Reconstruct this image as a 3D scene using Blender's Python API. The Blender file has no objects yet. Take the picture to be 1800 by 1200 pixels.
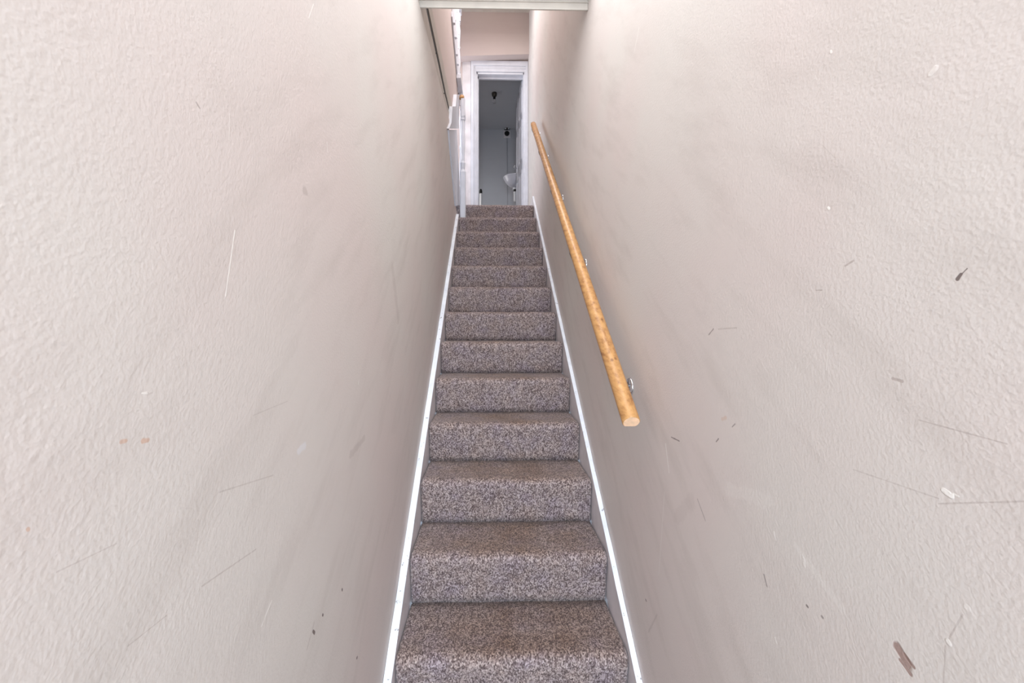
import bpy, bmesh, math, random
from mathutils import Vector
random.seed(7)
C = bpy.context.scene.collection
PI = math.pi

# ------------------------------------------------------------ camera, light, exposure
EYE = 1.561
F = 720.0
YAW = math.radians(1.2)
SX, SY = 0.01306, -0.01333
cam_d = bpy.data.cameras.new('camera')
cam_d.sensor_width = 36.0
cam_d.lens = F / 1800 * 36
cam_d.shift_x, cam_d.shift_y = SX, SY
cam_d.clip_start = 0.02
cam = bpy.data.objects.new('camera', cam_d)
C.objects.link(cam)
cam.location = (0, 0, EYE)
cam.rotation_euler = (PI / 2, 0, -YAW)
bpy.context.scene.camera = cam

world = bpy.data.worlds.new('world')
bpy.context.scene.world = world
world.use_nodes = True
bg = world.node_tree.nodes['Background']
bg.inputs['Color'].default_value = (0.62, 0.78, 1.0, 1)
bg.inputs['Strength'].default_value = 1.0

def area(name, loc, rot, sx, sy, power, col):
    l = bpy.data.lights.new(name, 'AREA')
    l.shape = 'RECTANGLE'
    l.size, l.size_y = sx, sy
    l.energy = power
    l.color = col
    o = bpy.data.objects.new(name, l)
    C.objects.link(o)
    o.location = loc
    o.rotation_euler = rot
    return o

# daylight through the open street door behind the camera
area('front_door_daylight', (0.07, -2.45, 1.5), (PI / 2, 0, 0), 0.86, 2.7, 90, (0.76, 0.88, 1.0))
# daylight of the landing window, off to the left past the banisters
area('landing_window_daylight', (-1.2, 5.2, EYE + 2.5), Vector((-1.0, 0.75, 0.25)).to_track_quat('Z', 'X').to_euler(), 1.9, 0.6, 24, (0.84, 0.91, 1.0))
# added fill light high over the stairwell, lifts the middle walls
area('stairwell_fill', (0.05, 3.5, EYE + 4.0), (math.radians(-4), 0, 0), 0.8, 2.2, 25, (1.0, 0.96, 0.95))
# added fill light under the hall ceiling, evens out the walls
area('hall_fill', (0.07, 0.75, EYE + 1.70), (0, 0, 0), 0.8, 2.5, 15.5, (0.95, 0.97, 1.0))
# added fill light left in the washroom, brightens the dim room
area('washroom_fill', (-0.72, 6.7, EYE + 2.1), (0, -PI / 2, 0), 0.7, 0.6, 3.0, (1.0, 0.98, 0.97))


vs = bpy.context.scene.view_settings
vs.view_transform = 'Standard'
vs.look = 'None'
vs.gamma = 1.0
vs.use_curve_mapping = False
vs.exposure = 0.66

# ------------------------------------------------------------ picture point -> point in a plane
def ray(px, py):
    u = (px - (900 - 1800 * SX)) / F
    v = ((600 + 1800 * SY) - py) / F
    return Vector((math.sin(YAW) + u * math.cos(YAW), math.cos(YAW) - u * math.sin(YAW), v))

def on_x(px, py, X):
    d = ray(px, py)
    t = X / d.x
    return Vector((X, d.y * t, EYE + d.z * t))

def on_y(px, py, Y):
    d = ray(px, py)
    t = Y / d.y
    return Vector((d.x * t, Y, EYE + d.z * t))

# ------------------------------------------------------------ materials
def srgb(r, g, b):
    f = lambda c: (c / 255 / 12.92) if c / 255 <= 0.04045 else ((c / 255 + 0.055) / 1.055) ** 2.4
    return (f(r), f(g), f(b), 1)

class NT:
    def __init__(s, name):
        s.m = bpy.data.materials.new(name)
        s.m.use_nodes = True
        s.t = s.m.node_tree
        s.b = s.t.nodes['Principled BSDF']
    def n(s, typ, **kw):
        o = s.t.nodes.new(typ)
        for k, v in kw.items():
            setattr(o, k, v)
        return o
    def l(s, a, b):
        s.t.links.new(a, b)
    def coords(s, scale=(1, 1, 1)):
        tc = s.n('ShaderNodeTexCoord')
        mp = s.n('ShaderNodeMapping')
        s.l(tc.outputs['Object'], mp.inputs['Vector'])
        mp.inputs['Scale'].default_value = scale
        return mp.outputs['Vector']
    def noise(s, vec, scale, detail=4, rough=0.5):
        o = s.n('ShaderNodeTexNoise')
        s.l(vec, o.inputs['Vector'])
        o.inputs['Scale'].default_value = scale
        o.inputs['Detail'].default_value = detail
        o.inputs['Roughness'].default_value = rough
        return o.outputs['Fac']
    def ramp(s, fac, stops):
        o = s.n('ShaderNodeValToRGB')
        e = o.color_ramp.elements
        while len(e) < len(stops):
            e.new(0.5)
        for i, (p, c) in enumerate(stops):
            e[i].position = p
            e[i].color = c if hasattr(c, '__len__') else (c, c, c, 1)
        s.l(fac, o.inputs['Fac'])
        return o.outputs['Color']
    def mix(s, fac, a, b, mode='MIX'):
        o = s.n('ShaderNodeMix', data_type='RGBA', blend_type=mode)
        for sock, v in ((o.inputs[0], fac), (o.inputs[6], a), (o.inputs[7], b)):
            if hasattr(v, 'is_linked'):
                s.l(v, sock)
            else:
                sock.default_value = v
        return o.outputs[2]
    def math(s, op, a, b=None, c=None, clamp=False):
        o = s.n('ShaderNodeMath', operation=op, use_clamp=clamp)
        for i, v in enumerate((a, b, c)):
            if v is None:
                continue
            if hasattr(v, 'is_linked'):
                s.l(v, o.inputs[i])
            else:
                o.inputs[i].default_value = v
        return o.outputs[0]
    def bump(s, h, strength, dist, prev=None):
        o = s.n('ShaderNodeBump')
        o.inputs['Strength'].default_value = strength
        o.inputs['Distance'].default_value = dist
        s.l(h, o.inputs['Height'])
        if prev is not None:
            s.l(prev, o.inputs['Normal'])
        return o.outputs['Normal']

def plain(name, col, rough=0.5, metal=0.0, var=0.06, scale=9, bump=0.0, bscale=60):
    k = NT(name)
    v = k.coords()
    nz = k.noise(v, scale, 4)
    dark = tuple(c * (1 - var * 2) for c in col[:3]) + (1,)
    lite = tuple(min(1, c * (1 + var)) for c in col[:3]) + (1,)
    k.l(k.ramp(nz, [(0.3, dark), (0.7, lite)]), k.b.inputs['Base Color'])
    k.b.inputs['Roughness'].default_value = rough
    k.b.inputs['Metallic'].default_value = metal
    if bump:
        k.l(k.bump(k.noise(v, bscale, 3), bump, 0.002), k.b.inputs['Normal'])
    return k.m

def wall_mat(name, base, pink, marks=(), axis='X', peel=0.25, dirt=0.35):
    """Rolled emulsion: fine orange peel, faint tone drift, scuffs and chips of their own shape."""
    k = NT(name)
    v = k.coords()
    big = k.noise(v, 1.1, 3, 0.55)
    col = k.mix(k.ramp(big, [(0.38, 0), (0.66, 1)]), base, pink)
    # grubby drifts running up the flight
    tc = k.n('ShaderNodeTexCoord')
    mp = k.n('ShaderNodeMapping', vector_type='TEXTURE')
    mp.inputs['Rotation'].default_value = (math.radians(39), 0, 0)
    mp.inputs['Scale'].default_value = (1, 1.0, 0.22)
    k.l(tc.outputs['Object'], mp.inputs['Vector'])
    dn = k.noise(mp.outputs['Vector'], 2.6, 7, 0.62)
    dm = k.math('MULTIPLY', k.ramp(dn, [(0.50, 0), (0.80, 1)]), dirt)
    grub = tuple(c * f for c, f in zip(base[:3], (0.66, 0.62, 0.60))) + (1,)
    col = k.mix(dm, col, grub)
    # hairline scuffs
    mp2 = k.n('ShaderNodeMapping', vector_type='TEXTURE')
    mp2.inputs['Rotation'].default_value = (math.radians(52), 0, 0)
    mp2.inputs['Scale'].default_value = (1, 0.30, 0.012)
    k.l(tc.outputs['Object'], mp2.inputs['Vector'])
    sn = k.noise(mp2.outputs['Vector'], 3.0, 2, 0.5)
    gate = k.ramp(k.noise(v, 5.0, 3), [(0.52, 0), (0.62, 1)])
    sm = k.math('MULTIPLY', k.math('MULTIPLY', k.ramp(sn, [(0.70, 0), (0.76, 1)]), gate), 0.30)
    col = k.mix(sm, col, grub)
    # orange peel
    p1 = k.noise(v, 190, 1.5, 0.5)
    p2 = k.noise(v, 30, 3, 0.5)
    h = k.math('ADD', k.math('MULTIPLY', p1, 1.0), k.math('MULTIPLY', p2, 0.25))
    # individual marks: soft segments in the wall's own (y, z)
    sep = k.n('ShaderNodeSeparateXYZ')
    k.l(tc.outputs['Object'], sep.inputs[0])
    wob = k.math('SUBTRACT', k.noise(v, 70, 2), 0.5)
    uy, uz = sep.outputs['Y'], sep.outputs['Z']
    for (ay, az, by, bz, r, c, a, relief) in marks:
        dy, dz = by - ay, bz - az
        L = max(dy * dy + dz * dz, 1e-7)
        py = k.math('SUBTRACT', uy, ay)
        pz = k.math('SUBTRACT', uz, az)
        dot = k.math('ADD', k.math('MULTIPLY', py, dy / L), k.math('MULTIPLY', pz, dz / L), clamp=True)
        ey = k.math('SUBTRACT', py, k.math('MULTIPLY', dot, dy))
        ez = k.math('SUBTRACT', pz, k.math('MULTIPLY', dot, dz))
        d = k.math('SQRT', k.math('ADD', k.math('MULTIPLY', ey, ey), k.math('MULTIPLY', ez, ez)))
        d = k.math('ADD', d, k.math('MULTIPLY', wob, r * 1.6))
        msk = k.math('SUBTRACT', 1.25, k.math('DIVIDE', d, r), clamp=True)
        msk = k.math('MULTIPLY', k.math('MULTIPLY', msk, 2.0, clamp=True), a)
        col = k.mix(msk, col, c)
        if relief:
            h = k.math('ADD', h, k.math('MULTIPLY', msk, relief))
    k.l(col, k.b.inputs['Base Color'])
    k.b.inputs['Roughness'].default_value = 0.62
    k.l(k.bump(h, peel, 0.0022), k.b.inputs['Normal'])
    return k.m

WALL = srgb(214, 208, 202)
PINK = srgb(214, 202, 197)
def marks_on(X, rows):
    out = []
    for (x0, y0, x1, y1, rpx, c, a, relief) in rows:
        p, q = on_x(x0, y0, X), on_x(x1, y1, X)
        m = (p + q) / 2
        # the wall is foreshortened: use the vertical scale for the brush size
        r = rpx / F * m.y
        if c == GY:
            a *= 0.72
        out.append((p.y, p.z, q.y, q.z, r, c, a, relief))
    return out
XL, XR = -0.360, 0.510
LT, DK, OR, GY = srgb(236, 232, 226), srgb(120, 108, 104), srgb(205, 165, 140), srgb(165, 152, 146)
PLAS = srgb(160, 136, 128)
left_rows = [
    (413, 405, 397, 520, 1.4, LT, 0.9, 1.2), (551, 8, 543, 32, 1.0, LT, 0.7, 0.8),
    (345, 180, 351, 190, 2.2, DK, 0.45, 0), (535, 335, 537, 336, 7, GY, 0.5, 0),
    (213, 777, 221, 775, 4, OR, 0.6, 0), (252, 775, 260, 774, 4.5, OR, 0.65, 0),
    (525, 793, 535, 783, 6.5, srgb(222, 220, 222), 0.75, 0),
    (250, 691, 258, 691, 2, LT, 0.8, 1), (478, 1055, 460, 1100, 1.6, LT, 0.85, 1.2),
    (601, 1035, 602, 1037, 1.8, DK, 1, 0), (567, 1080, 568, 1081, 2.2, DK, 1, 0),
    (550, 1109, 553, 1112, 2.4, DK, 1, 0), (628, 1155, 627, 1156, 2, DK, 1, 0),
    (355, 1030, 450, 965, 1.2, GY, 0.55, 0), (225, 1135, 292, 1082, 1.2, GY, 0.5, 0),
    (100, 1005, 205, 955, 1.3, GY, 0.4, 0), (385, 865, 480, 835, 1.2, GY, 0.45, 0),
    (631, 668, 630, 675, 1.2, LT, 0.9, 1), (575, 250, 576, 268, 1, LT, 0.6, 0.8),
    (404, 200, 403, 245, 0.9, LT, 0.5, 0.8), (49, 929, 50, 931, 2.4, OR, 0.6, 0),
    (616, 800, 640, 770, 6, GY, 0.35, 0), (445, 730, 505, 705, 1.0, GY, 0.35, 0),
    (540, 1140, 552, 1095, 2.5, GY, 0.4, 0), (690, 470, 700, 560, 9, GY, 0.25, 0),
]
right_rows = [
    (1683, 490, 1689, 482, 3.0, DK, 1, -1), (1690, 482, 1700, 472, 1.3, DK, 0.8, 0),
    (1455, 365, 1457, 367, 2.4, LT, 1, 1.5), (1658, 861, 1672, 871, 4.5, LT, 1, 2.0),
    (1676, 868, 1684, 872, 2.0, LT, 0.8, 1), (1460, 90, 1461, 92, 2, LT, 0.8, 1),
    (1576, 1136, 1594, 1166, 8, PLAS, 0.95, -1.5), (1590, 1150, 1606, 1172, 3, PLAS, 0.95, -1.2),
    (1582, 1160, 1600, 1184, 3.5, PLAS, 0.95, -1.2),
    (1699, 1067, 1700, 1068, 5, LT, 0.45, 1), (1666, 1127, 1667, 1129, 4.5, LT, 0.7, 1.5),
    (1692, 1080, 1668, 1122, 1.3, GY, 0.5, 0), (1662, 1135, 1658, 1200, 1.3, GY, 0.5, 0),
    (1412, 980, 1414, 994, 3, LT, 0.5, 1.2), (1360, 935, 1363, 948, 2, LT, 0.55, 1.2),
    (1343, 1010, 1348, 1030, 1.6, DK, 0.6, 0), (1226, 877, 1240, 915, 1.0, DK, 0.5, 0),
    (1180, 768, 1194, 775, 1.2, DK, 0.8, 0), (1259, 776, 1263, 771, 1.2, DK, 0.8, 0),
    (1170, 780, 1176, 830, 1.6, LT, 0.55, 1), (1168, 865, 1158, 1010, 0.9, LT, 0.4, 0.8),
    (1570, 665, 1586, 670, 2.5, GY, 0.8, 0), (1615, 738, 1770, 780, 1.3, GY, 0.6, 0),
    (1500, 825, 1650, 876, 1.2, GY, 0.4, 0), (1650, 885, 1800, 881, 1.4, GY, 0.5, 0),
    (1270, 736, 1276, 734, 3.5, OR, 0.35, 0), (1287, 750, 1292, 745, 1.1, DK, 0.6, 0),
    (1418, 1064, 1420, 1066, 1.8, DK, 0.8, 0), (1444, 1083, 1446, 1085, 2, DK, 0.6, 0),
    (1135, 1054, 1136, 1056, 2, DK, 0.9, 0), (1362, 1120, 1365, 1130, 1.6, LT, 0.8, 1),
    (1486, 467, 1500, 458, 1.8, GY, 0.8, 0), (1246, 588, 1254, 578, 1.2, DK, 0.7, 0),
    (1263, 578, 1295, 576, 1.0, GY, 0.6, 0), (1435, 510, 1445, 510, 1.1, GY, 0.7, 0),
    (1115, 90, 1123, 50, 2.0, LT, 0.35, 0), (1635, 130, 1643, 122, 5, LT, 0.4, 1.5),
    (1452, 650, 1455, 615, 1.0, LT, 0.5, 1), (1215, 880, 1190, 910, 12, GY, 0.15, 0),
    (1350, 880, 1280, 860, 12, LT, 0.15, 0), (1480, 1070, 1400, 960, 7, LT, 0.22, 0),
    (1155, 1080, 1140, 1110, 2, GY, 0.4, 0),
]
M = {}
M['wall_l'] = wall_mat('left_emulsion', WALL, PINK, marks_on(XL, left_rows))
M['wall_r'] = wall_mat('right_emulsion', WALL, PINK, marks_on(XR, right_rows))
M['wall'] = wall_mat('landing_emulsion', srgb(206, 192, 186), srgb(204, 188, 184), peel=0.25, dirt=0.15)
M['room'] = wall_mat('washroom_emulsion', srgb(196, 197, 202), srgb(190, 192, 198), peel=0.15, dirt=0.1)
M['ceil'] = plain('ceiling_paint', srgb(196, 188, 178), 0.7, bump=0.2)
M['trim'] = plain('cream_paint', srgb(188, 180, 170), 0.5, bump=0.15)
M['gloss'] = plain('white_gloss', srgb(217, 219, 227), 0.32, var=0.04, bump=0.25, bscale=35)
M['grubby'] = plain('grey_white_gloss', srgb(222, 216, 218), 0.4, var=0.07, bump=0.2, bscale=35)
M['ceramic'] = plain('white_ceramic', srgb(208, 208, 217), 0.12, var=0.01)
M['plastic'] = plain('white_plastic', srgb(228, 228, 230), 0.35, var=0.02)
M['black'] = plain('black_plastic', srgb(14, 13, 13), 0.7, var=0.05)
M['bronze'] = plain('dark_fitting', srgb(70, 64, 56), 0.4, var=0.1)
M['chrome'] = plain('chrome', srgb(225, 228, 232), 0.12, 1.0, var=0.02)
M['steel'] = plain('dull_steel', srgb(150, 150, 152), 0.35, 1.0)

k = NT('chipped_string_paint')          # white gloss with little dark chips
v = k.coords()
ch = k.ramp(k.noise(v, 42, 3, 0.6), [(0.66, 0), (0.70, 1)])
vv = k.coords((1, 1, 1))
c0 = k.ramp(k.noise(v, 12, 4), [(0.3, srgb(222, 226, 234)), (0.7, srgb(240, 243, 248))])
k.l(k.mix(k.math('MULTIPLY', ch, 0.75), c0, srgb(130, 128, 132)), k.b.inputs['Base Color'])
k.b.inputs['Roughness'].default_value = 0.3
k.l(k.bump(k.noise(v, 55, 3), 0.3, 0.002), k.b.inputs['Normal'])
M['chipped'] = k.m

k = NT('glass_bulb')
k.b.inputs['Transmission Weight'].default_value = 1.0
k.b.inputs['Roughness'].default_value = 0.03
k.l(k.ramp(k.noise(k.coords(), 5), [(0, (0.9, 0.9, 0.9, 1)), (1, (0.97, 0.97, 0.97, 1))]), k.b.inputs['Base Color'])
M['glass'] = k.m

# carpet: heathered loop pile
k = NT('heather_loop_carpet')
v = k.coords((1, 0.72, 0.62))
vo = k.n('ShaderNodeTexVoronoi')
k.l(v, vo.inputs['Vector'])
vo.inputs['Scale'].default_value = 290
sp = k.n('ShaderNodeSeparateColor')
k.l(vo.outputs['Color'], sp.inputs[0])
mid = k.noise(k.coords((1, 0.6, 0.5)), 90, 4, 0.7)
f = k.math('ADD', k.math('MULTIPLY', sp.outputs[0], 0.55), k.math('MULTIPLY', mid, 0.55))
col = k.ramp(f, [(0.10, srgb(50, 40, 40)), (0.36, srgb(102, 87, 85)), (0.56, srgb(148, 133, 131)), (0.82, srgb(206, 193, 188))])
tint = k.ramp(k.noise(k.coords(), 9, 5, 0.65), [(0.34, srgb(190, 182, 205)), (0.5, srgb(205, 196, 196)), (0.68, srgb(214, 196, 182))])
col = k.mix(0.55, col, k.mix(1.0, col, tint, 'MULTIPLY'))
# trodden-in brown soil on the treads
geo = k.n('ShaderNodeNewGeometry')
sg = k.n('ShaderNodeSeparateXYZ')
k.l(geo.outputs['Normal'], sg.inputs[0])
gx = k.n('ShaderNodeSeparateXYZ')
tc = k.n('ShaderNodeTexCoord')
k.l(tc.outputs['Object'], gx.inputs[0])
cen = k.math('SUBTRACT', 1.15, k.math('MULTIPLY', k.math('ABSOLUTE', k.math('SUBTRACT', gx.outputs['X'], 0.12)), 2.2), clamp=True)
soil = k.math('MULTIPLY', k.math('MULTIPLY', k.math('SUBTRACT', sg.outputs['Z'], 0.45, clamp=True), 1.8, clamp=True), cen)
soil = k.math('MULTIPLY', soil, k.ramp(k.noise(k.coords(), 6, 5, 0.6), [(0.30, 0.35), (0.65, 1.0)]))
col = k.mix(k.math('MULTIPLY', soil, 0.9), col, k.mix(1.0, col, srgb(200, 176, 150), 'MULTIPLY'))
k.l(col, k.b.inputs['Base Color'])
k.b.inputs['Roughness'].default_value = 0.95
k.b.inputs['Sheen Weight'].default_value = 0.15
hh = k.math('ADD', k.math('MULTIPLY', k.math('SUBTRACT', 1.0, vo.outputs['Distance']), 0.6), mid)
k.l(k.bump(hh, 0.8, 0.003), k.b.inputs['Normal'])
M['carpet'] = k.m

# pine handrail
k = NT('varnished_pine')
tc = k.n('ShaderNodeTexCoord')
mp = k.n('ShaderNodeMapping')
k.l(tc.outputs['Object'], mp.inputs['Vector'])
mp.inputs['Scale'].default_value = (22, 1.2, 22)
g = k.noise(mp.outputs['Vector'], 2.4, 5, 0.6)
col = k.ramp(g, [(0.30, srgb(148, 98, 56)), (0.48, srgb(188, 139, 86)), (0.72, srgb(208, 160, 104))])
mp2 = k.n('ShaderNodeMapping')
k.l(tc.outputs['Object'], mp2.inputs['Vector'])
mp2.inputs['Scale'].default_value = (9, 5.2, 9)
vo = k.n('ShaderNodeTexVoronoi')
k.l(mp2.outputs['Vector'], vo.inputs['Vector'])
vo.inputs['Scale'].default_value = 1.3
kn = k.ramp(vo.outputs['Distance'], [(0.05, 1), (0.10, 0)])
col = k.mix(k.math('MULTIPLY', kn, 0.8), col, srgb(116, 66, 34))
k.l(col, k.b.inputs['Base Color'])
k.b.inputs['Roughness'].default_value = 0.38
k.l(k.bump(g, 0.15, 0.001), k.b.inputs['Normal'])
M['pine'] = k.m
M['endgrain'] = plain('pine_end_grain', srgb(236, 196, 160), 0.6, var=0.08, scale=60)

# ------------------------------------------------------------ mesh helpers
def obj(name, bm, m, parent=None, smooth=False, loc=(0, 0, 0)):
    bmesh.ops.recalc_face_normals(bm, faces=bm.faces)
    me = bpy.data.meshes.new(name)
    bm.to_mesh(me)
    bm.free()
    for mm in (m if isinstance(m, (list, tuple)) else [m]):
        me.materials.append(mm)
    if smooth:
        for p in me.polygons:
            p.use_smooth = True
    o = bpy.data.objects.new(name, me)
    C.objects.link(o)
    if parent:
        o.parent = parent
        o.location = Vector(loc) - Vector(parent.location)
    else:
        o.location = loc
    return o

def tag(o, label=None, cat=None, group=None, kind=None):
    if label: o['label'] = label
    if cat: o['category'] = cat
    if group: o['group'] = group
    if kind: o['kind'] = kind
    return o

def thing(name, loc, label, cat, group=None):
    o = bpy.data.objects.new(name, None)
    o.empty_display_size = 0.05
    C.objects.link(o)
    o.location = loc
    return tag(o, label, cat, group)

def box(bm, x0, x1, y0, y1, z0, z1, bev=0.0):
    vs_ = [bm.verts.new((x, y, z)) for x in (x0, x1) for y in (y0, y1) for z in (z0, z1)]
    fs = [(0, 1, 3, 2), (4, 6, 7, 5), (0, 4, 5, 1), (2, 3, 7, 6), (0, 2, 6, 4), (1, 5, 7, 3)]
    faces = [bm.faces.new([vs_[i] for i in f_]) for f_ in fs]
    if bev:
        es = list({e for f_ in faces for e in f_.edges})
        bmesh.ops.bevel(bm, geom=es, offset=bev, segments=2, affect='EDGES', profile=0.5)

def prism_x(bm, pts, x0, x1):
    """(y, z) outline extruded along x"""
    a = [bm.verts.new((x0, y, z)) for y, z in pts]
    b = [bm.verts.new((x1, y, z)) for y, z in pts]
    n = len(pts)
    bm.faces.new(a)
    bm.faces.new(b[::-1])
    for i in range(n):
        bm.faces.new((a[i], b[i], b[(i + 1) % n], a[(i + 1) % n]))

def lathe(bm, prof, seg=24, M4=None, square=None):
    """(r, z) profile revolved round z; rings given in 'square' are square in plan"""
    rings = []
    for i, (r, z) in enumerate(prof):
        ring = []
        for s in range(seg):
            a = 2 * PI * (s + 0.5) / seg
            rr = r
            if square and i in square:
                rr = r / max(abs(math.cos(a)), abs(math.sin(a)))
            p = Vector((rr * math.cos(a), rr * math.sin(a), z))
            ring.append(bm.verts.new(M4 @ p if M4 else p))
        rings.append(ring)
    for r0, r1 in zip(rings, rings[1:]):
        for s in range(seg):
            bm.faces.new((r0[s], r0[(s + 1) % seg], r1[(s + 1) % seg], r1[s]))
    bm.faces.new(rings[0][::-1])
    bm.faces.new(rings[-1])

def tube(bm, pts, r, seg=12):
    pts = [Vector(p) for p in pts]
    rings = []
    for i, p in enumerate(pts):
        d = (pts[min(i + 1, len(pts) - 1)] - pts[max(i - 1, 0)]).normalized()
        up = Vector((0, 0, 1)) if abs(d.z) < 0.9 else Vector((1, 0, 0))
        a = d.cross(up).normalized()
        b = d.cross(a).normalized()
        rings.append([bm.verts.new(p + (a * math.cos(t) + b * math.sin(t)) * r)
                      for t in (2 * PI * s / seg for s in range(seg))])
    for r0, r1 in zip(rings, rings[1:]):
        for s in range(seg):
            bm.faces.new((r0[s], r0[(s + 1) % seg], r1[(s + 1) % seg], r1[s]))
    bm.faces.new(rings[0][::-1])
    bm.faces.new(rings[-1])

def struct(name, bm, m, parent=None):
    o = obj(name, bm, m, parent)
    if parent is None:
        o['kind'] = 'structure'
    return o

# ------------------------------------------------------------ measurements
Y0, G, R_ = 1.7067, 0.2622, 0.2098          # riser 0 line, going, rise
T0 = EYE - 1.1415                            # height of tread 0
NOSE = 0.025
CXL, CXR = -0.331, 0.489                     # carpet edges = inner faces of the strings
def yr(k): return Y0 + G * k                 # face of riser k (rises from tread k to k+1)
def zt(k): return T0 + R_ * k
FLOOR = zt(-2)
LAND = zt(12)
YEND = yr(11)                                # last riser
DOORY = 5.48
CEIL = EYE + 4.12
HCEIL = EYE + 1.722
HALL_END = -2.6

# ------------------------------------------------------------ room shell
bm = bmesh.new(); box(bm, -1.4, 0.6, HALL_END, yr(-2) + 0.3, FLOOR - 0.1, FLOOR)
struct('floor', bm, M['carpet'])
bm = bmesh.new(); box(bm, -1.35, XR + 0.1, YEND + 0.02, 8.0, LAND - 0.2, LAND - 0.004)
struct('floor', bm, M['carpet'])

# left wall: rises to the slightly crooked line under the boxing
a = on_x(735, 0, XL); b = on_x(793, 222, XL)
sl = (b.z - a.z) / (b.y - a.y)
LEND = 4.47
bm = bmesh.new()
prism_x(bm, [(HALL_END, FLOOR - 0.1), (LEND, FLOOR - 0.1), (LEND, on_x(801, 362, XL).z - 0.03), (on_x(799, 350, XL).y, on_x(799, 350, XL).z),
             (on_x(789, 227, XL).y, on_x(789, 227, XL).z), (b.y, b.z), (a.y, a.z), (HALL_END, a.z)], XL - 0.14, XL)
struct('wall_left', bm, M['wall_l'])
# right wall, straight up past the landing
bm = bmesh.new(); box(bm, XR, XR + 0.12, HALL_END, DOORY + 0.1, FLOOR - 0.1, CEIL)
struct('wall_right', bm, M['wall_r'])
# hall ceiling and the edge of the floor above
bm = bmesh.new(); box(bm, -0.5, XR + 0.05, HALL_END, 2.17, HCEIL, HCEIL + 0.1)
struct('ceiling', bm, M['ceil'])
p = on_y(900, 15, 2.12); q = on_y(900, 2.5, 2.12)
bm = bmesh.new()
box(bm, XL - 0.012, XR, 2.12, 2.132, p.z, HCEIL + 0.3, 0.004)
beam = struct('trim_1', bm, M['trim'])
bm = bmesh.new(); box(bm, XL - 0.008, XR, 2.114, 2.12, q.z - 0.004, q.z + 0.002)
obj('bead', bm, M['trim'], beam)
bm = bmesh.new(); box(bm, -1.35, XR + 0.05, 2.19, 2.26, HCEIL + 0.12, CEIL)
struct('wall_front', bm, M['wall'])
bm = bmesh.new(); box(bm, -1.35, XR + 0.12, 2.19, DOORY + 0.1, CEIL, CEIL + 0.1)
struct('ceiling', bm, M['ceil'])

# boxing over the left wall: cream batten, dark crack, flank of the upper flight
bp = [(748, 12), (770, 112), (781, 163), (795, 219)]
lo = [on_x(x, y, XL - 0.006) for x, y in ((735, 0), (764, 111), (779.5, 170), (793, 222))]
hi = [on_x(x, y, XL - 0.006) for x, y in bp]
out = [(v_.y, v_.z) for v_ in lo] + [(v_.y, v_.z) for v_ in hi[::-1]]
d0 = (lo[0].y - 2.0, 0)
out = [(1.8, lo[0].z - 0.03)] + out + [(1.8, hi[0].z - 0.02)]
bm = bmesh.new(); prism_x(bm, out, XL - 0.012, XL - 0.006)
batten = struct('trim_2', bm, M['trim'])
def grow(pts, dx, dy):
    return [(x + dx, y + dy) for x, y in pts]
flank_px = [(x + 3.8 - i * 0.8, y) for i, (x, y) in enumerate(bp)] + [(800, 219), (805, 200), (807, 158), (805.5, 130), (802, 95), (800, 65), (797.5, 40), (794, 10)]
fl = [on_x(x, y, XL - 0.014) for x, y in flank_px]
pts = [(v_.y, v_.z) for v_ in fl]
pts = [(2.19, fl[0].z - 0.02)] + pts + [(3.2, fl[-1].z + 0.55), (2.19, fl[-1].z + 0.55)]
bm = bmesh.new(); prism_x(bm, pts, XL - 0.10, XL - 0.014)
struct('wall_left_upper', bm, M['wall'])
# cover moulding that follows the crack, a few millimetres proud of the flank
mo = [on_x(x + 3.8 - i * 0.8, y, XL - 0.010) for i, (x, y) in enumerate(bp)]; mi = [on_x(x + 10 - i, y, XL - 0.010) for i, (x, y) in enumerate(bp)]
bm = bmesh.new(); prism_x(bm, [(v_.y, v_.z) for v_ in mo] + [(v_.y, v_.z) for v_ in mi[::-1]], XL - 0.014, XL - 0.008)
struct('trim_3', bm, M['trim'])
bm = bmesh.new()  # black strip behind the crack, stands in for the shade in the gap
cr = [on_x(x + d, y, XL - 0.008) for d, q_ in ((-1.0, bp), (5.0, bp[::-1])) for x, y in q_]
prism_x(bm, [(c_.y, c_.z) for c_ in cr], XL - 0.0135, XL - 0.0125)
struct('crack_shade', bm, M['black'])
for (x, y) in ((766, 93.5), (780, 164)):
    c = on_x(x, y, XL - 0.006)
    bm = bmesh.new()
    bmesh.ops.create_icosphere(bm, subdivisions=2, radius=0.0055)
    bmesh.ops.translate(bm, verts=bm.verts, vec=c)
    obj('nail_head', bm, M['black'], batten)

# back wall of the landing with the doorway, bulkhead above
ox0 = on_y(838, 300, DOORY).x; ox1 = on_y(921, 300, DOORY).x
otop = on_y(880, 128, DOORY).z
bm = bmesh.new()
box(bm, -1.35, ox0, DOORY, DOORY + 0.12, LAND - 0.2, CEIL)
box(bm, ox1, XR + 0.12, DOORY, DOORY + 0.12, LAND - 0.2, CEIL)
box(bm, ox0, ox1, DOORY, DOORY + 0.12, otop, CEIL)
struct('wall_back', bm, M['wall'])
BH = 5.35
bm = bmesh.new()
za = on_y(813, 98.5, BH).z; zb = on_y(928, 95, BH).z
xa, xb = on_y(809.5, 98, BH).x, XR
vv_ = [bm.verts.new(c) for c in ((xa, BH, za), (xb, BH, zb), (xb, BH, CEIL), (xa, BH, CEIL),
                                  (xa, DOORY, za), (xb, DOORY, zb), (xb, DOORY, CEIL), (xa, DOORY, CEIL))]
for f_ in ((0, 1, 2, 3), (4, 7, 6, 5), (0, 4, 5, 1), (3, 2, 6, 7), (0, 3, 7, 4), (1, 5, 6, 2)):
    bm.faces.new([vv_[i] for i in f_])
struct('wall_bulkhead', bm, M['wall'])
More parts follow.
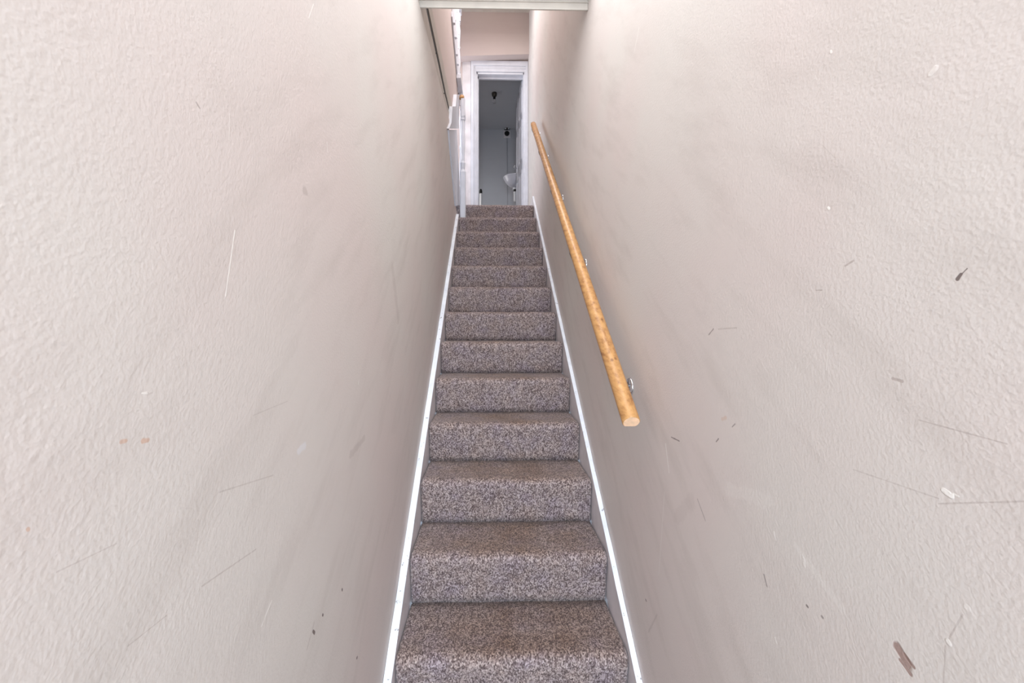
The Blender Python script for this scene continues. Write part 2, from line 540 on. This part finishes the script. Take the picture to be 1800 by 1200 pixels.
bm = bmesh.new(); box(bm, -1.45, -1.35, 2.19, 8.0, LAND - 0.2, CEIL)
struct('wall_landing_side', bm, M['wall'])

# doorway: architrave, lining, stop
door = thing('door_1', (0.14, DOORY, LAND), 'white panelled washroom door standing open at the top of the stairs', 'door')
door['kind'] = 'structure'
ax0 = on_y(828, 300, DOORY).x
atop = on_y(880, 109, DOORY).z
Dz = LAND
bm = bmesh.new()
def arch(x0, x1, z0, z1, dep):
    box(bm, x0, x1, DOORY - dep, DOORY, z0, z1, 0.003)
w = ox0 - ax0
arch(ax0, ox0 - 0.004, Dz, atop, 0.016); arch(ax0, ax0 + w * 0.45, Dz, atop, 0.026); arch(ax0 + w * .62, ax0 + w * .74, Dz, atop - w * .62, 0.022)
arch(ox1 + 0.004, XR - 0.002, Dz, atop, 0.016); arch(XR - 0.03, XR - 0.002, Dz, atop, 0.026)
h_ = atop - otop
arch(ax0, XR - 0.002, otop + 0.004, atop, 0.017); arch(ax0, XR - 0.002, atop - h_ * .45, atop, 0.027); arch(ax0 + w * .62, XR - 0.03, otop + h_ * .28, otop + h_ * .40, 0.022)
obj('architrave', bm, M['gloss'], door)
bm = bmesh.new()
box(bm, on_y(813, 300, DOORY).x, ax0 - 0.002, DOORY - 0.012, DOORY, Dz, atop + 0.006, 0.003)
obj('side_board', bm, M['grubby'], door)
bm = bmesh.new()
box(bm, ox0 - 0.004, ox0 + 0.012, DOORY - 0.004, DOORY + 0.13, Dz, otop)
box(bm, ox1 - 0.012, ox1 + 0.004, DOORY - 0.004, DOORY + 0.13, Dz, otop)
box(bm, ox0, ox1, DOORY - 0.004, DOORY + 0.13, otop - 0.022, otop + 0.002)
box(bm, ox0 + 0.012, ox0 + 0.024, DOORY + 0.055, DOORY + 0.075, Dz, otop - 0.02)
box(bm, ox0, ox1 - 0.012, DOORY + 0.055, DOORY + 0.075, otop - 0.05, otop - 0.02)
obj('door_lining', bm, M['gloss'], door)
# the leaf, hinged on the right, swung into the room
hx, hy = ox1 - 0.016, DOORY + 0.085
LW, LH, LTk = 0.60, otop - 0.028 - Dz, 0.036
ang = math.radians(90 + 3.6)
def leafpt(u, t, z):       # u along the leaf, t = side towards the opening
    return Vector((hx + u * math.cos(ang) - t * math.sin(ang), hy + u * math.sin(ang) + t * math.cos(ang), Dz + z))
def lbox(bm, u0, u1, t0, t1, z0, z1):
    v8 = [bm.verts.new(leafpt(u, t, z)) for u in (u0, u1) for t in (t0, t1) for z in (z0, z1)]
    for f_ in [(0, 1, 3, 2), (4, 6, 7, 5), (0, 4, 5, 1), (2, 3, 7, 6), (0, 2, 6, 4), (1, 5, 7, 3)]:
        bm.faces.new([v8[i] for i in f_])
bm = bmesh.new()
lbox(bm, 0, LW, -LTk + 0.008, 0.0, 0.006, LH)
st = 0.085
for (u0, u1) in ((0, st), (LW / 2 - st / 2, LW / 2 + st / 2), (LW - st, LW)):
    lbox(bm, u0, u1, 0.0, 0.009, 0.006, LH)
for (z0, z1) in ((0.006, 0.20), (0.78, 0.93), (1.46, 1.56), (LH - 0.11, LH)):
    lbox(bm, 0, LW, 0.0, 0.009, z0, z1)
for (z0, z1) in ((0.24, 0.74), (0.97, 1.42), (1.60, LH - 0.15)):
    for (u0, u1) in ((st + .03, LW / 2 - st / 2 - .03), (LW / 2 + st / 2 + .03, LW - st - .03)):
        lbox(bm, u0, u1, 0.0, 0.007, z0, z1)
leaf = obj('door_leaf', bm, M['gloss'], door)
bm = bmesh.new()
pa, pb = leafpt(LW - 0.06, 0.006, 1.0), leafpt(LW - 0.06, 0.045, 1.0)
tube(bm, [pa, pb, leafpt(LW - 0.07, 0.05, 1.0), leafpt(LW - 0.16, 0.05, 1.0)], 0.009)
h = obj('door_handle', bm, M['chrome'], None, True)
h.parent = leaf; h.location = (0, 0, 0)
h.matrix_parent_inverse = leaf.matrix_world.inverted()

# washroom behind
RB, RC = 7.62, None
rc = on_y(870, 227, RB).z
bm = bmesh.new(); box(bm, -1.35, 0.9, RB, RB + 0.1, LAND - 0.2, rc)
struct('wall_washroom_back', bm, M['room'])
bm = bmesh.new(); box(bm, 0.66, 0.76, DOORY + 0.12, RB, LAND - 0.2, rc)
struct('wall_washroom_right', bm, M['room'])
bm = bmesh.new(); box(bm, -0.85, -0.75, DOORY + 0.12, RB, LAND - 0.2, rc)
struct('wall_washroom_left', bm, M['room'])
bm = bmesh.new(); box(bm, -1.35, 0.9, DOORY + 0.12, RB + 0.1, rc, rc + 0.1)
struct('ceiling', bm, M['room'])

# ------------------------------------------------------------ staircase
stairs = thing('staircase', ((CXL + CXR) / 2, yr(-2), FLOOR), 'straight steep staircase with brown heather carpet between two painted walls', 'staircase')
stairs_world = Vector(stairs.location)
def step_bm(k):
    """riser k and the tread it carries, carpet rolled over a soft nosing"""
    yk, yn = yr(k), yr(k + 1)
    z0, z1 = zt(k), zt(k + 1)
    r = 0.034
    prof = [(yk + 0.002, z0 - 0.004, -1, 0)]
    for i in range(1, 7):
        t = i / 6
        prof.append((yk - NOSE * t ** 1.4, z0 + (z1 - z0 - r) * t * 0.98, -1, 0))
    cyy, czz = yk - NOSE + r, z1 - r
    for i in range(10):
        t = math.radians(180 - i * 10)      # rolls from under the nosing to its top
        prof.append((cyy + r * math.cos(t), czz + r * math.sin(t), math.cos(t), math.sin(t)))
    back = yn + 0.004 if k < 11 else yk + 0.10
    for i in range(1, 7):
        t = i / 6
        yy = cyy + (back - cyy) * t
        prof.append((yy, z1 - 0.004 * math.sin(PI * t) , 0, 1))
    # across
    xs = []
    rr = 0.017
    for i in range(6):
        a_ = PI / 2 * i / 5
        xs.append((CXL + 0.001 + rr * (1 - math.cos(a_)), rr * (1 - math.sin(a_))))
    nmid = 12
    mids = [(CXL + rr + (CXR - CXL - 2 * rr) * i / nmid, 0) for i in range(1, nmid)]
    xs = xs + mids + [(CXL + CXR - x, d) for x, d in xs[::-1]]
    if k == 11:   # newel stands in the left corner of the last step
        pass
    bm = bmesh.new()
    rows = []
    for (y, z, ny, nz) in prof:
        row = []
        for (x, d) in xs:
            wv = 0.0016 * math.sin(x * 19 + k * 1.7) + 0.0012 * math.sin(x * 47 + k)
            edge = 1.0 if abs(ny) + abs(nz) > 0 else 0
            row.append(bm.verts.new((x, y - ny * d + wv * abs(ny), z - nz * d + wv * abs(nz) * 0.6)))
        rows.append(row)
    for a_, b_ in zip(rows, rows[1:]):
        for i in range(len(a_) - 1):
            bm.faces.new((a_[i], a_[i + 1], b_[i + 1], b_[i]))
    # side and back closure so that the step is a solid block
    fl_ = [bm.verts.new((x, back, z0 - 0.004)) for x, d in xs]
    for i in range(len(xs) - 1):
        bm.faces.new((rows[-1][i], rows[-1][i + 1], fl_[i + 1], fl_[i]))
        bm.faces.new((fl_[i], fl_[i + 1], rows[0][i + 1], rows[0][i]))
    bm.faces.new([rw[0] for rw in rows] + [fl_[0]])
    bm.faces.new([rw[-1] for rw in rows][::-1] + [fl_[-1]])
    return bm
for k in range(-2, 12):
    o = obj('step', step_bm(k), M['carpet'], stairs, True)
# strings: boards on both walls, top edge on the nosing line
def nz_(y):       # nosing line
    return zt(0) + R_ / G * (y - (yr(-1) - NOSE))
ty = 4.74
def string(x0, x1, yend, zend_extra, inner, side):
    bm = bmesh.new()
    ys = [1.10 + (yend - 1.10) * i / 60 for i in range(61)]
    top = []
    for i, y in enumerate(ys):
        off = 0.008 + 0.0012 * math.sin(y * 31) + 0.001 * math.sin(y * 77 + 1)
        if side == 'l':
            off += -0.03 + 0.028 * min(1, (y - 1.1) / 1.2)
        top.append((y, nz_(y) + off))
    bot = [(y, max(nz_(y) - 0.36, FLOOR)) for y in (ys[-1], ys[30], ys[0])]
    prism_x(bm, top + [(yend, bot[0][1])] + bot[1:], x0, x1)
    bmesh.ops.triangulate(bm, faces=[f_ for f_ in bm.faces if len(f_.verts) > 4])
    for f_ in bm.faces:
        f_.normal_update()
        if abs(f_.normal.x) > 0.5:
            f_.material_index = 1
    o = obj('string', bm, [M['chipped'], M['grubby']], stairs)
    return o
string(XL + 0.001, CXL, 4.34, 0, 'x', 'l')['label'] = 'white painted stair string along the left wall'
string(CXR, XR - 0.001, ty, 0, 'x', 'r')['label'] = 'white painted stair string along the handrail wall'

# skirting from the top of the right string to the doorway
zs = LAND + 0.145
bm = bmesh.new()
prism_x(bm, [(ty + 0.002, LAND), (DOORY - 0.03, LAND), (DOORY - 0.03, zs - 0.02), (ty + 0.002, zs)], XR - 0.018, XR - 0.001)
struct('baseboard_right', bm, M['grubby'])

# ------------------------------------------------------------ wall handrail
RX = 0.43
e0 = on_x(1109.5, 741, RX); e1 = on_x(937.5, 219, RX)
rail = thing('handrail', e0, 'long varnished pine handrail fixed to the right wall of the stairs', 'handrail')
dr = (e1 - e0).normalized()
sx_ = Vector((1, 0, 0))
upv = sx_.cross(dr).normalized()
if upv.z < 0: upv = -upv
bm = bmesh.new()
prof = []
rr = 0.027
for i in range(25):
    t = math.radians(-48 + (276) * i / 24)
    prof.append((rr * math.cos(t), rr * math.sin(t)))
prof += [(-0.012, -0.0205), (0.012, -0.0205)]
n = 48
rings = []
for j in range(n + 1):
    base = e0 + (e1 - e0) * (j / n)
    s = 1.0
    rings.append([bm.verts.new(base + sx_ * px * s + upv * pz * s) for px, pz in prof])
capb = [bm.verts.new(e0 - dr * 0.003 + sx_ * px * 0.9 + upv * pz * 0.9) for px, pz in prof]
capt = [bm.verts.new(e1 + dr * 0.006 + sx_ * px * 0.75 + upv * pz * 0.75) for px, pz in prof]
allr = [capb] + rings + [capt]
m_ = len(prof)
for r0, r1 in zip(allr, allr[1:]):
    for s in range(m_):
        bm.faces.new((r0[s], r0[(s + 1) % m_], r1[(s + 1) % m_], r1[s]))
fb = bm.faces.new(capb[::-1]); bm.faces.new(capt)
fb.material_index = 1
pole = obj('rail', bm, [M['pine'], M['endgrain']], rail)
for p_ in pole.data.polygons:
    p_.use_smooth = len(p_.vertices) == 4
for (rx, ry) in ((1108.5, 679), (1029.5, 465), (989, 350), (963.5, 279), (949, 238)):
    c = on_x(rx, ry, XR)
    br = thing('bracket', c, None, None)
    br.parent = rail; br.location = c - e0
    bm = bmesh.new()
    from mathutils import Matrix
    Mx = Matrix.Rotation(-PI / 2, 4, 'Y')
    lathe(bm, [(0.031, 0.0), (0.031, 0.003), (0.028, 0.008), (0.016, 0.0085), (0.008, 0.010)], 32, Mx)
    for a_ in (0.3, 2.4, 4.5):
        s0 = len(bm.verts)
        lathe(bm, [(0.0036, 0.004), (0.0036, 0.0088), (0.002, 0.0098)], 10,
              Matrix.Translation((0, 0.018 * math.cos(a_), 0.018 * math.sin(a_))) @ Mx)
    o = obj('wall_rose', bm, M['chrome'], None, True); o.parent = br
    # arm from the rose out and up into the flat underside of the rail
    yy = c.y
    t_ = (yy - e0.y) / (e1.y - e0.y)
    under = e0 + (e1 - e0) * t_ - upv * 0.021
    L_ = under - c
    bm = bmesh.new()
    tube(bm, [(-0.006, 0, 0), (-0.03, 0, 0.004), (-0.055, 0, 0.016), (-0.072, 0, 0.036), (L_.x, L_.y * .6, 0.06), (L_.x, L_.y, L_.z)], 0.0055)
    o = obj('arm', bm, M['steel'], None, True); o.parent = br
    bm = bmesh.new()
    q0 = L_ - dr * 0.03; q1 = L_ + dr * 0.03
    for (A, B) in ((q0, q1),):
        vs8 = []
        for P in (A, B):
            for sx2 in (-0.010, 0.010):
                for uu in (-0.003, 0.0):
                    vs8.append(bm.verts.new(P + sx_ * sx2 + upv * uu))
        for f_ in [(0, 1, 3, 2), (4, 6, 7, 5), (0, 4, 5, 1), (2, 3, 7, 6), (0, 2, 6, 4), (1, 5, 7, 3)]:
            bm.faces.new([vs8[i] for i in f_])
    o = obj('saddle', bm, M['steel'], None); o.parent = br

# ------------------------------------------------------------ banisters on the left of the landing
def turned(h, w, sq0, sq1):
    """baluster outline: square foot, turned vase and beads, square head"""
    pr, sq = [], set()
    def add(r, z, s=False):
        if s: sq.add(len(pr))
        pr.append((r, z))
    add(w, 0, True); add(w, sq0, True)
    a_, b_ = sq0, h - sq1
    L = b_ - a_
    for t, r in ((0.01, .62), (0.03, .95), (0.05, .62), (0.08, .5), (0.14, .85), (0.22, .98), (0.32, .8), (0.42, .58), (0.47, .5), (0.49, .85), (0.51, .85), (0.53, .5),
                 (0.62, .6), (0.74, .8), (0.84, .92), (0.9, .6), (0.93, .5), (0.95, .9), (0.97, .62), (0.99, .62)):
        add(w * r, a_ + L * t)
    add(w, b_, True); add(w, h, True)
    return pr, sq
bal = thing('balustrade', (-0.32, 4.9, LAND), 'white turned banisters with newel post on the left at the top of the stairs', 'balustrade')
# newel in the corner of the top step
bm = bmesh.new()
nb = on_y(813.7, 370, 4.46)
ntop = on_y(808, 166, 4.46).z
nz0 = zt(11) + 0.0
H = ntop - nz0
npf = [(0.030, 0), (0.030, on_y(813, 303, 4.46).z - nz0), (0.020, on_y(813, 298, 4.46).z - nz0), (0.026, .62), (0.018, .64), (0.016, .70), (0.024, .80), (0.026, .90), (0.019, 1.02), (0.015, 1.08),
       (0.024, 1.09), (0.024, 1.10), (0.016, 1.11), (0.022, 1.13), (0.022, H - 0.05)]
npf = [(r, min(z, H)) for r, z in npf]
lathe(bm, npf, 16, Matrix.Translation((nb.x, nb.y, nz0)), {0, 1, 13, 14})
nw = obj('newel_post', bm, M['gloss'], bal)
nw.parent = bal; nw.location = -Vector(bal.location)
bm = bmesh.new()
lathe(bm, [(0.026, 0), (0.028, 0.012), (0.026, 0.03), (0.014, 0.042)], 16, Matrix.Translation((nb.x - 0.012, nb.y, ntop - 0.05)))
o = obj('newel_cap', bm, M['pine'], None, True)
o.parent = nw; o['label'] = 'bare worn wooden cap'
# handrail and balusters towards the door wall
hz_ = on_x(812, 178, -0.345).z
bm = bmesh.new(); box(bm, -0.372, -0.322, 4.52, DOORY - 0.03, hz_ - 0.03, hz_ + 0.02, 0.006)
o = obj('handrail', bm, M['gloss'], None); o.parent = bal; o.location = -Vector(bal.location)
o.name = 'banister_rail'
for yb in (4.82, 4.97, 5.12, 5.27, 5.40):
    pr, sq = turned(hz_ - 0.03 - LAND, 0.017, 0.25, 0.14)
    bm = bmesh.new(); lathe(bm, pr, 16, None, sq)
    o = obj('baluster', bm, M['gloss'], None)
    o.parent = bal; o.location = Vector((-0.345, yb, LAND)) - Vector(bal.location)

# end boards of the upper flight's string
ub = bal
def px_board(name, pxs, X, th, m=M['gloss'], ext=None):
    bm = bmesh.new()
    pp = [on_x(x, y, X) for x, y in pxs]
    prism_x(bm, [(p_.y, p_.z) for p_ in pp], X - th, X)
    o = obj(name, bm, m, None)
    o.parent = ub; o.location = -Vector(ub.location)
    return o
px_board('string_board', [(789, 228), (803, 228), (806.5, 300), (810, 360), (801, 362), (794.5, 290)], XL + 0.012, 0.05)
px_board('end_block', [(795.5, 187), (801, 187), (803, 166), (807.5, 166), (806.5, 226), (789.5, 226), (793.5, 216)], XL + 0.020, 0.055)
foot = [(797.2, 40), (800, 65), (802, 95), (803.8, 112), (805.5, 130), (807.2, 152)]
for i, (x, y) in enumerate(foot):
    c = on_x(x, y + 2, XL + 0.004)
    pr, sq = turned(0.90, 0.0165, 0.16, 0.14)
    bm = bmesh.new(); lathe(bm, pr, 16, None, sq)
    o = obj('baluster', bm, M['gloss'], None)
    o.parent = ub; o.location = c - Vector(ub.location)
a_, b_ = on_x(796, 20, XL + 0.004), on_x(807.5, 158, XL + 0.004)
bm = bmesh.new()
prism_x(bm, [(a_.y, a_.z - 0.05), (b_.y, b_.z - 0.03), (b_.y, b_.z), (a_.y, a_.z)], XL - 0.012, XL + 0.001)
o = obj('upper_string', bm, M['gloss'], None); o.parent = ub; o.location = -Vector(ub.location)
bm = bmesh.new()
prism_x(bm, [(a_.y, a_.z + .88), (b_.y, b_.z + .86), (b_.y, b_.z + .92), (a_.y, a_.z + .94)], XL - 0.025, XL + 0.03)
o = obj('banister_rail', bm, M['gloss'], None); o.parent = ub; o.location = -Vector(ub.location)

# ------------------------------------------------------------ washroom fittings
# wall basin
bc = on_y(902, 312.5, 6.5)
basin = thing('wash_basin', (bc.x + 0.03, 6.5, bc.z), 'small white wall-hung wash basin half hidden behind the open door', 'sink')
bm = bmesh.new()
prof = [(0.045, -0.205), (0.075, -0.195), (0.115, -0.155), (0.150, -0.10), (0.172, -0.045), (0.182, -0.018), (0.190, -0.008), (0.190, 0.004), (0.178, 0.008),
        (0.162, -0.002), (0.14, -0.05), (0.09, -0.11), (0.02, -0.125)]
lathe(bm, [(r_, z_ * 0.74) for r_, z_ in prof], 40)
for v_ in bm.verts:           # squared-off back towards the wall
    if v_.co.x > 0.10:
        v_.co.x = 0.10 + (v_.co.x - 0.10) * 1.5
        v_.co.y *= 1.1
o = obj('bowl', bm, M['ceramic'], None, True); o.parent = basin
bm = bmesh.new(); box(bm, 0.15, 0.66 - basin.location.x, -0.18, 0.18, -0.14, 0.03, 0.012)
o = obj('back_ledge', bm, M['ceramic'], None); o.parent = basin
for sy in (-0.09, 0.09):
    bm = bmesh.new()
    lathe(bm, [(0.018, 0.0), (0.014, 0.01), (0.012, 0.07), (0.024, 0.078), (0.024, 0.10), (0.008, 0.112)], 16, Matrix.Translation((0.13, sy, 0.0)))
    tube(bm, [(0.13, sy, 0.05), (0.10, sy, 0.065), (0.06, sy, 0.06), (0.045, sy, 0.04)], 0.009)
    o = obj('tap', bm, M['chrome'], None, True); o.parent = basin
bm = bmesh.new()
lathe(bm, [(0.036, -0.235), (0.036, -0.205), (0.03, -0.20)], 20)
trap = obj('waste_pipe', bm, M['plastic'], None, True); trap.parent = basin; trap.location = (0, 0, 0.047)
bm = bmesh.new(); lathe(bm, [(0.020, -0.275), (0.024, -0.262), (0.024, -0.24), (0.028, -0.234)], 20)
o = obj('black_nut', bm, M['black'], None, True); o.parent = trap
bm = bmesh.new(); lathe(bm, [(0.006, -0.43), (0.018, -0.425), (0.022, -0.40), (0.022, -0.285), (0.026, -0.28), (0.026, -0.27)], 20)
tube(bm, [(0.0, 0, -0.32), (0.08, 0, -0.32), (0.66 - basin.location.x, 0, -0.32)], 0.014)
o = obj('bottle_trap', bm, M['plastic'], None, True); o.parent = trap

# ceiling lamp holder
lc = on_y(869, 160, 6.45)
lamp = thing('ceiling_lamp', (lc.x, 6.45, rc), 'dark lamp holder with a clear bulb on the washroom ceiling', 'light')
zz = lc.z - rc
bm = bmesh.new(); lathe(bm, [(0.020, -0.062), (0.036, -0.045), (0.042, -0.015), (0.042, 0.0)], 20)
if zz < -0.02:
    pass
o = obj('holder', bm, M['bronze'], None, True); o.parent = lamp
bm = bmesh.new(); lathe(bm, [(0.010, -0.098), (0.018, -0.092), (0.020, -0.062)], 16)
o = obj('bulb_cap', bm, M['black'], None, True); o.parent = lamp
bm = bmesh.new(); lathe(bm, [(0.004, -0.165), (0.022, -0.158), (0.032, -0.138), (0.030, -0.118), (0.016, -0.098)], 20)
o = obj('bulb', bm, M['glass'], None, True); o.parent = lamp

# extractor / heater unit on the far wall
fc = on_y(891, 236, RB)
fan = thing('extractor_fan', (fc.x, RB, fc.z), 'square fan with a dark round grille high on the washroom back wall', 'fan')
bm = bmesh.new(); box(bm, -0.066, 0.066, -0.030, -0.001, -0.075, 0.062, 0.006)
o = obj('housing', bm, M['grubby'], None); o.parent = fan
My = Matrix.Rotation(PI / 2, 4, 'X')
bm = bmesh.new(); lathe(bm, [(0.046, 0.028), (0.046, 0.040), (0.032, 0.046), (0.012, 0.040)], 28, My)
o = obj('grille', bm, M['black'], None, True); o.parent = fan
bm = bmesh.new(); box(bm, -0.05, 0.05, -0.05, -0.001, 0.075, 0.15, 0.01)
o = obj('junction_box', bm, M['steel'], None); o.parent = fan
bm = bmesh.new(); tube(bm, [(0.0, -0.03, 0.15), (0.0, -0.04, 0.11), (0.0, -0.055, 0.075)], 0.018)
o = obj('cord_switch', bm, M['bronze'], None, True); o.parent = fan
bm = bmesh.new(); tube(bm, [(0, 0, LAND), (0, 0, fc.z - 0.08)], 0.005)
o = obj('wall_pipe', bm, M['room'], None, True, loc=(fc.x + 0.004, RB - 0.008, 0))
tag(o, 'thin grey pipe running down the washroom back wall below the fan', 'pipe')

# capped upright pipe just inside the door on the left
pc = on_y(845.2, 340, 6.9)
sp_ = thing('upright_pipe', (pc.x, 6.9, LAND), 'white upright pipe with a black cap inside the washroom door', 'pipe')
H = pc.z - LAND
bm = bmesh.new(); lathe(bm, [(0.021, 0.0), (0.021, H - 0.01), (0.018, H)], 20)
o = obj('pipe', bm, M['plastic'], None, True); o.parent = sp_
bm = bmesh.new(); lathe(bm, [(0.016, H), (0.024, H + 0.006), (0.024, H + 0.04), (0.014, H + 0.07), (0.010, H + 0.075)], 20)
o = obj('cap', bm, M['black'], None, True); o.parent = sp_
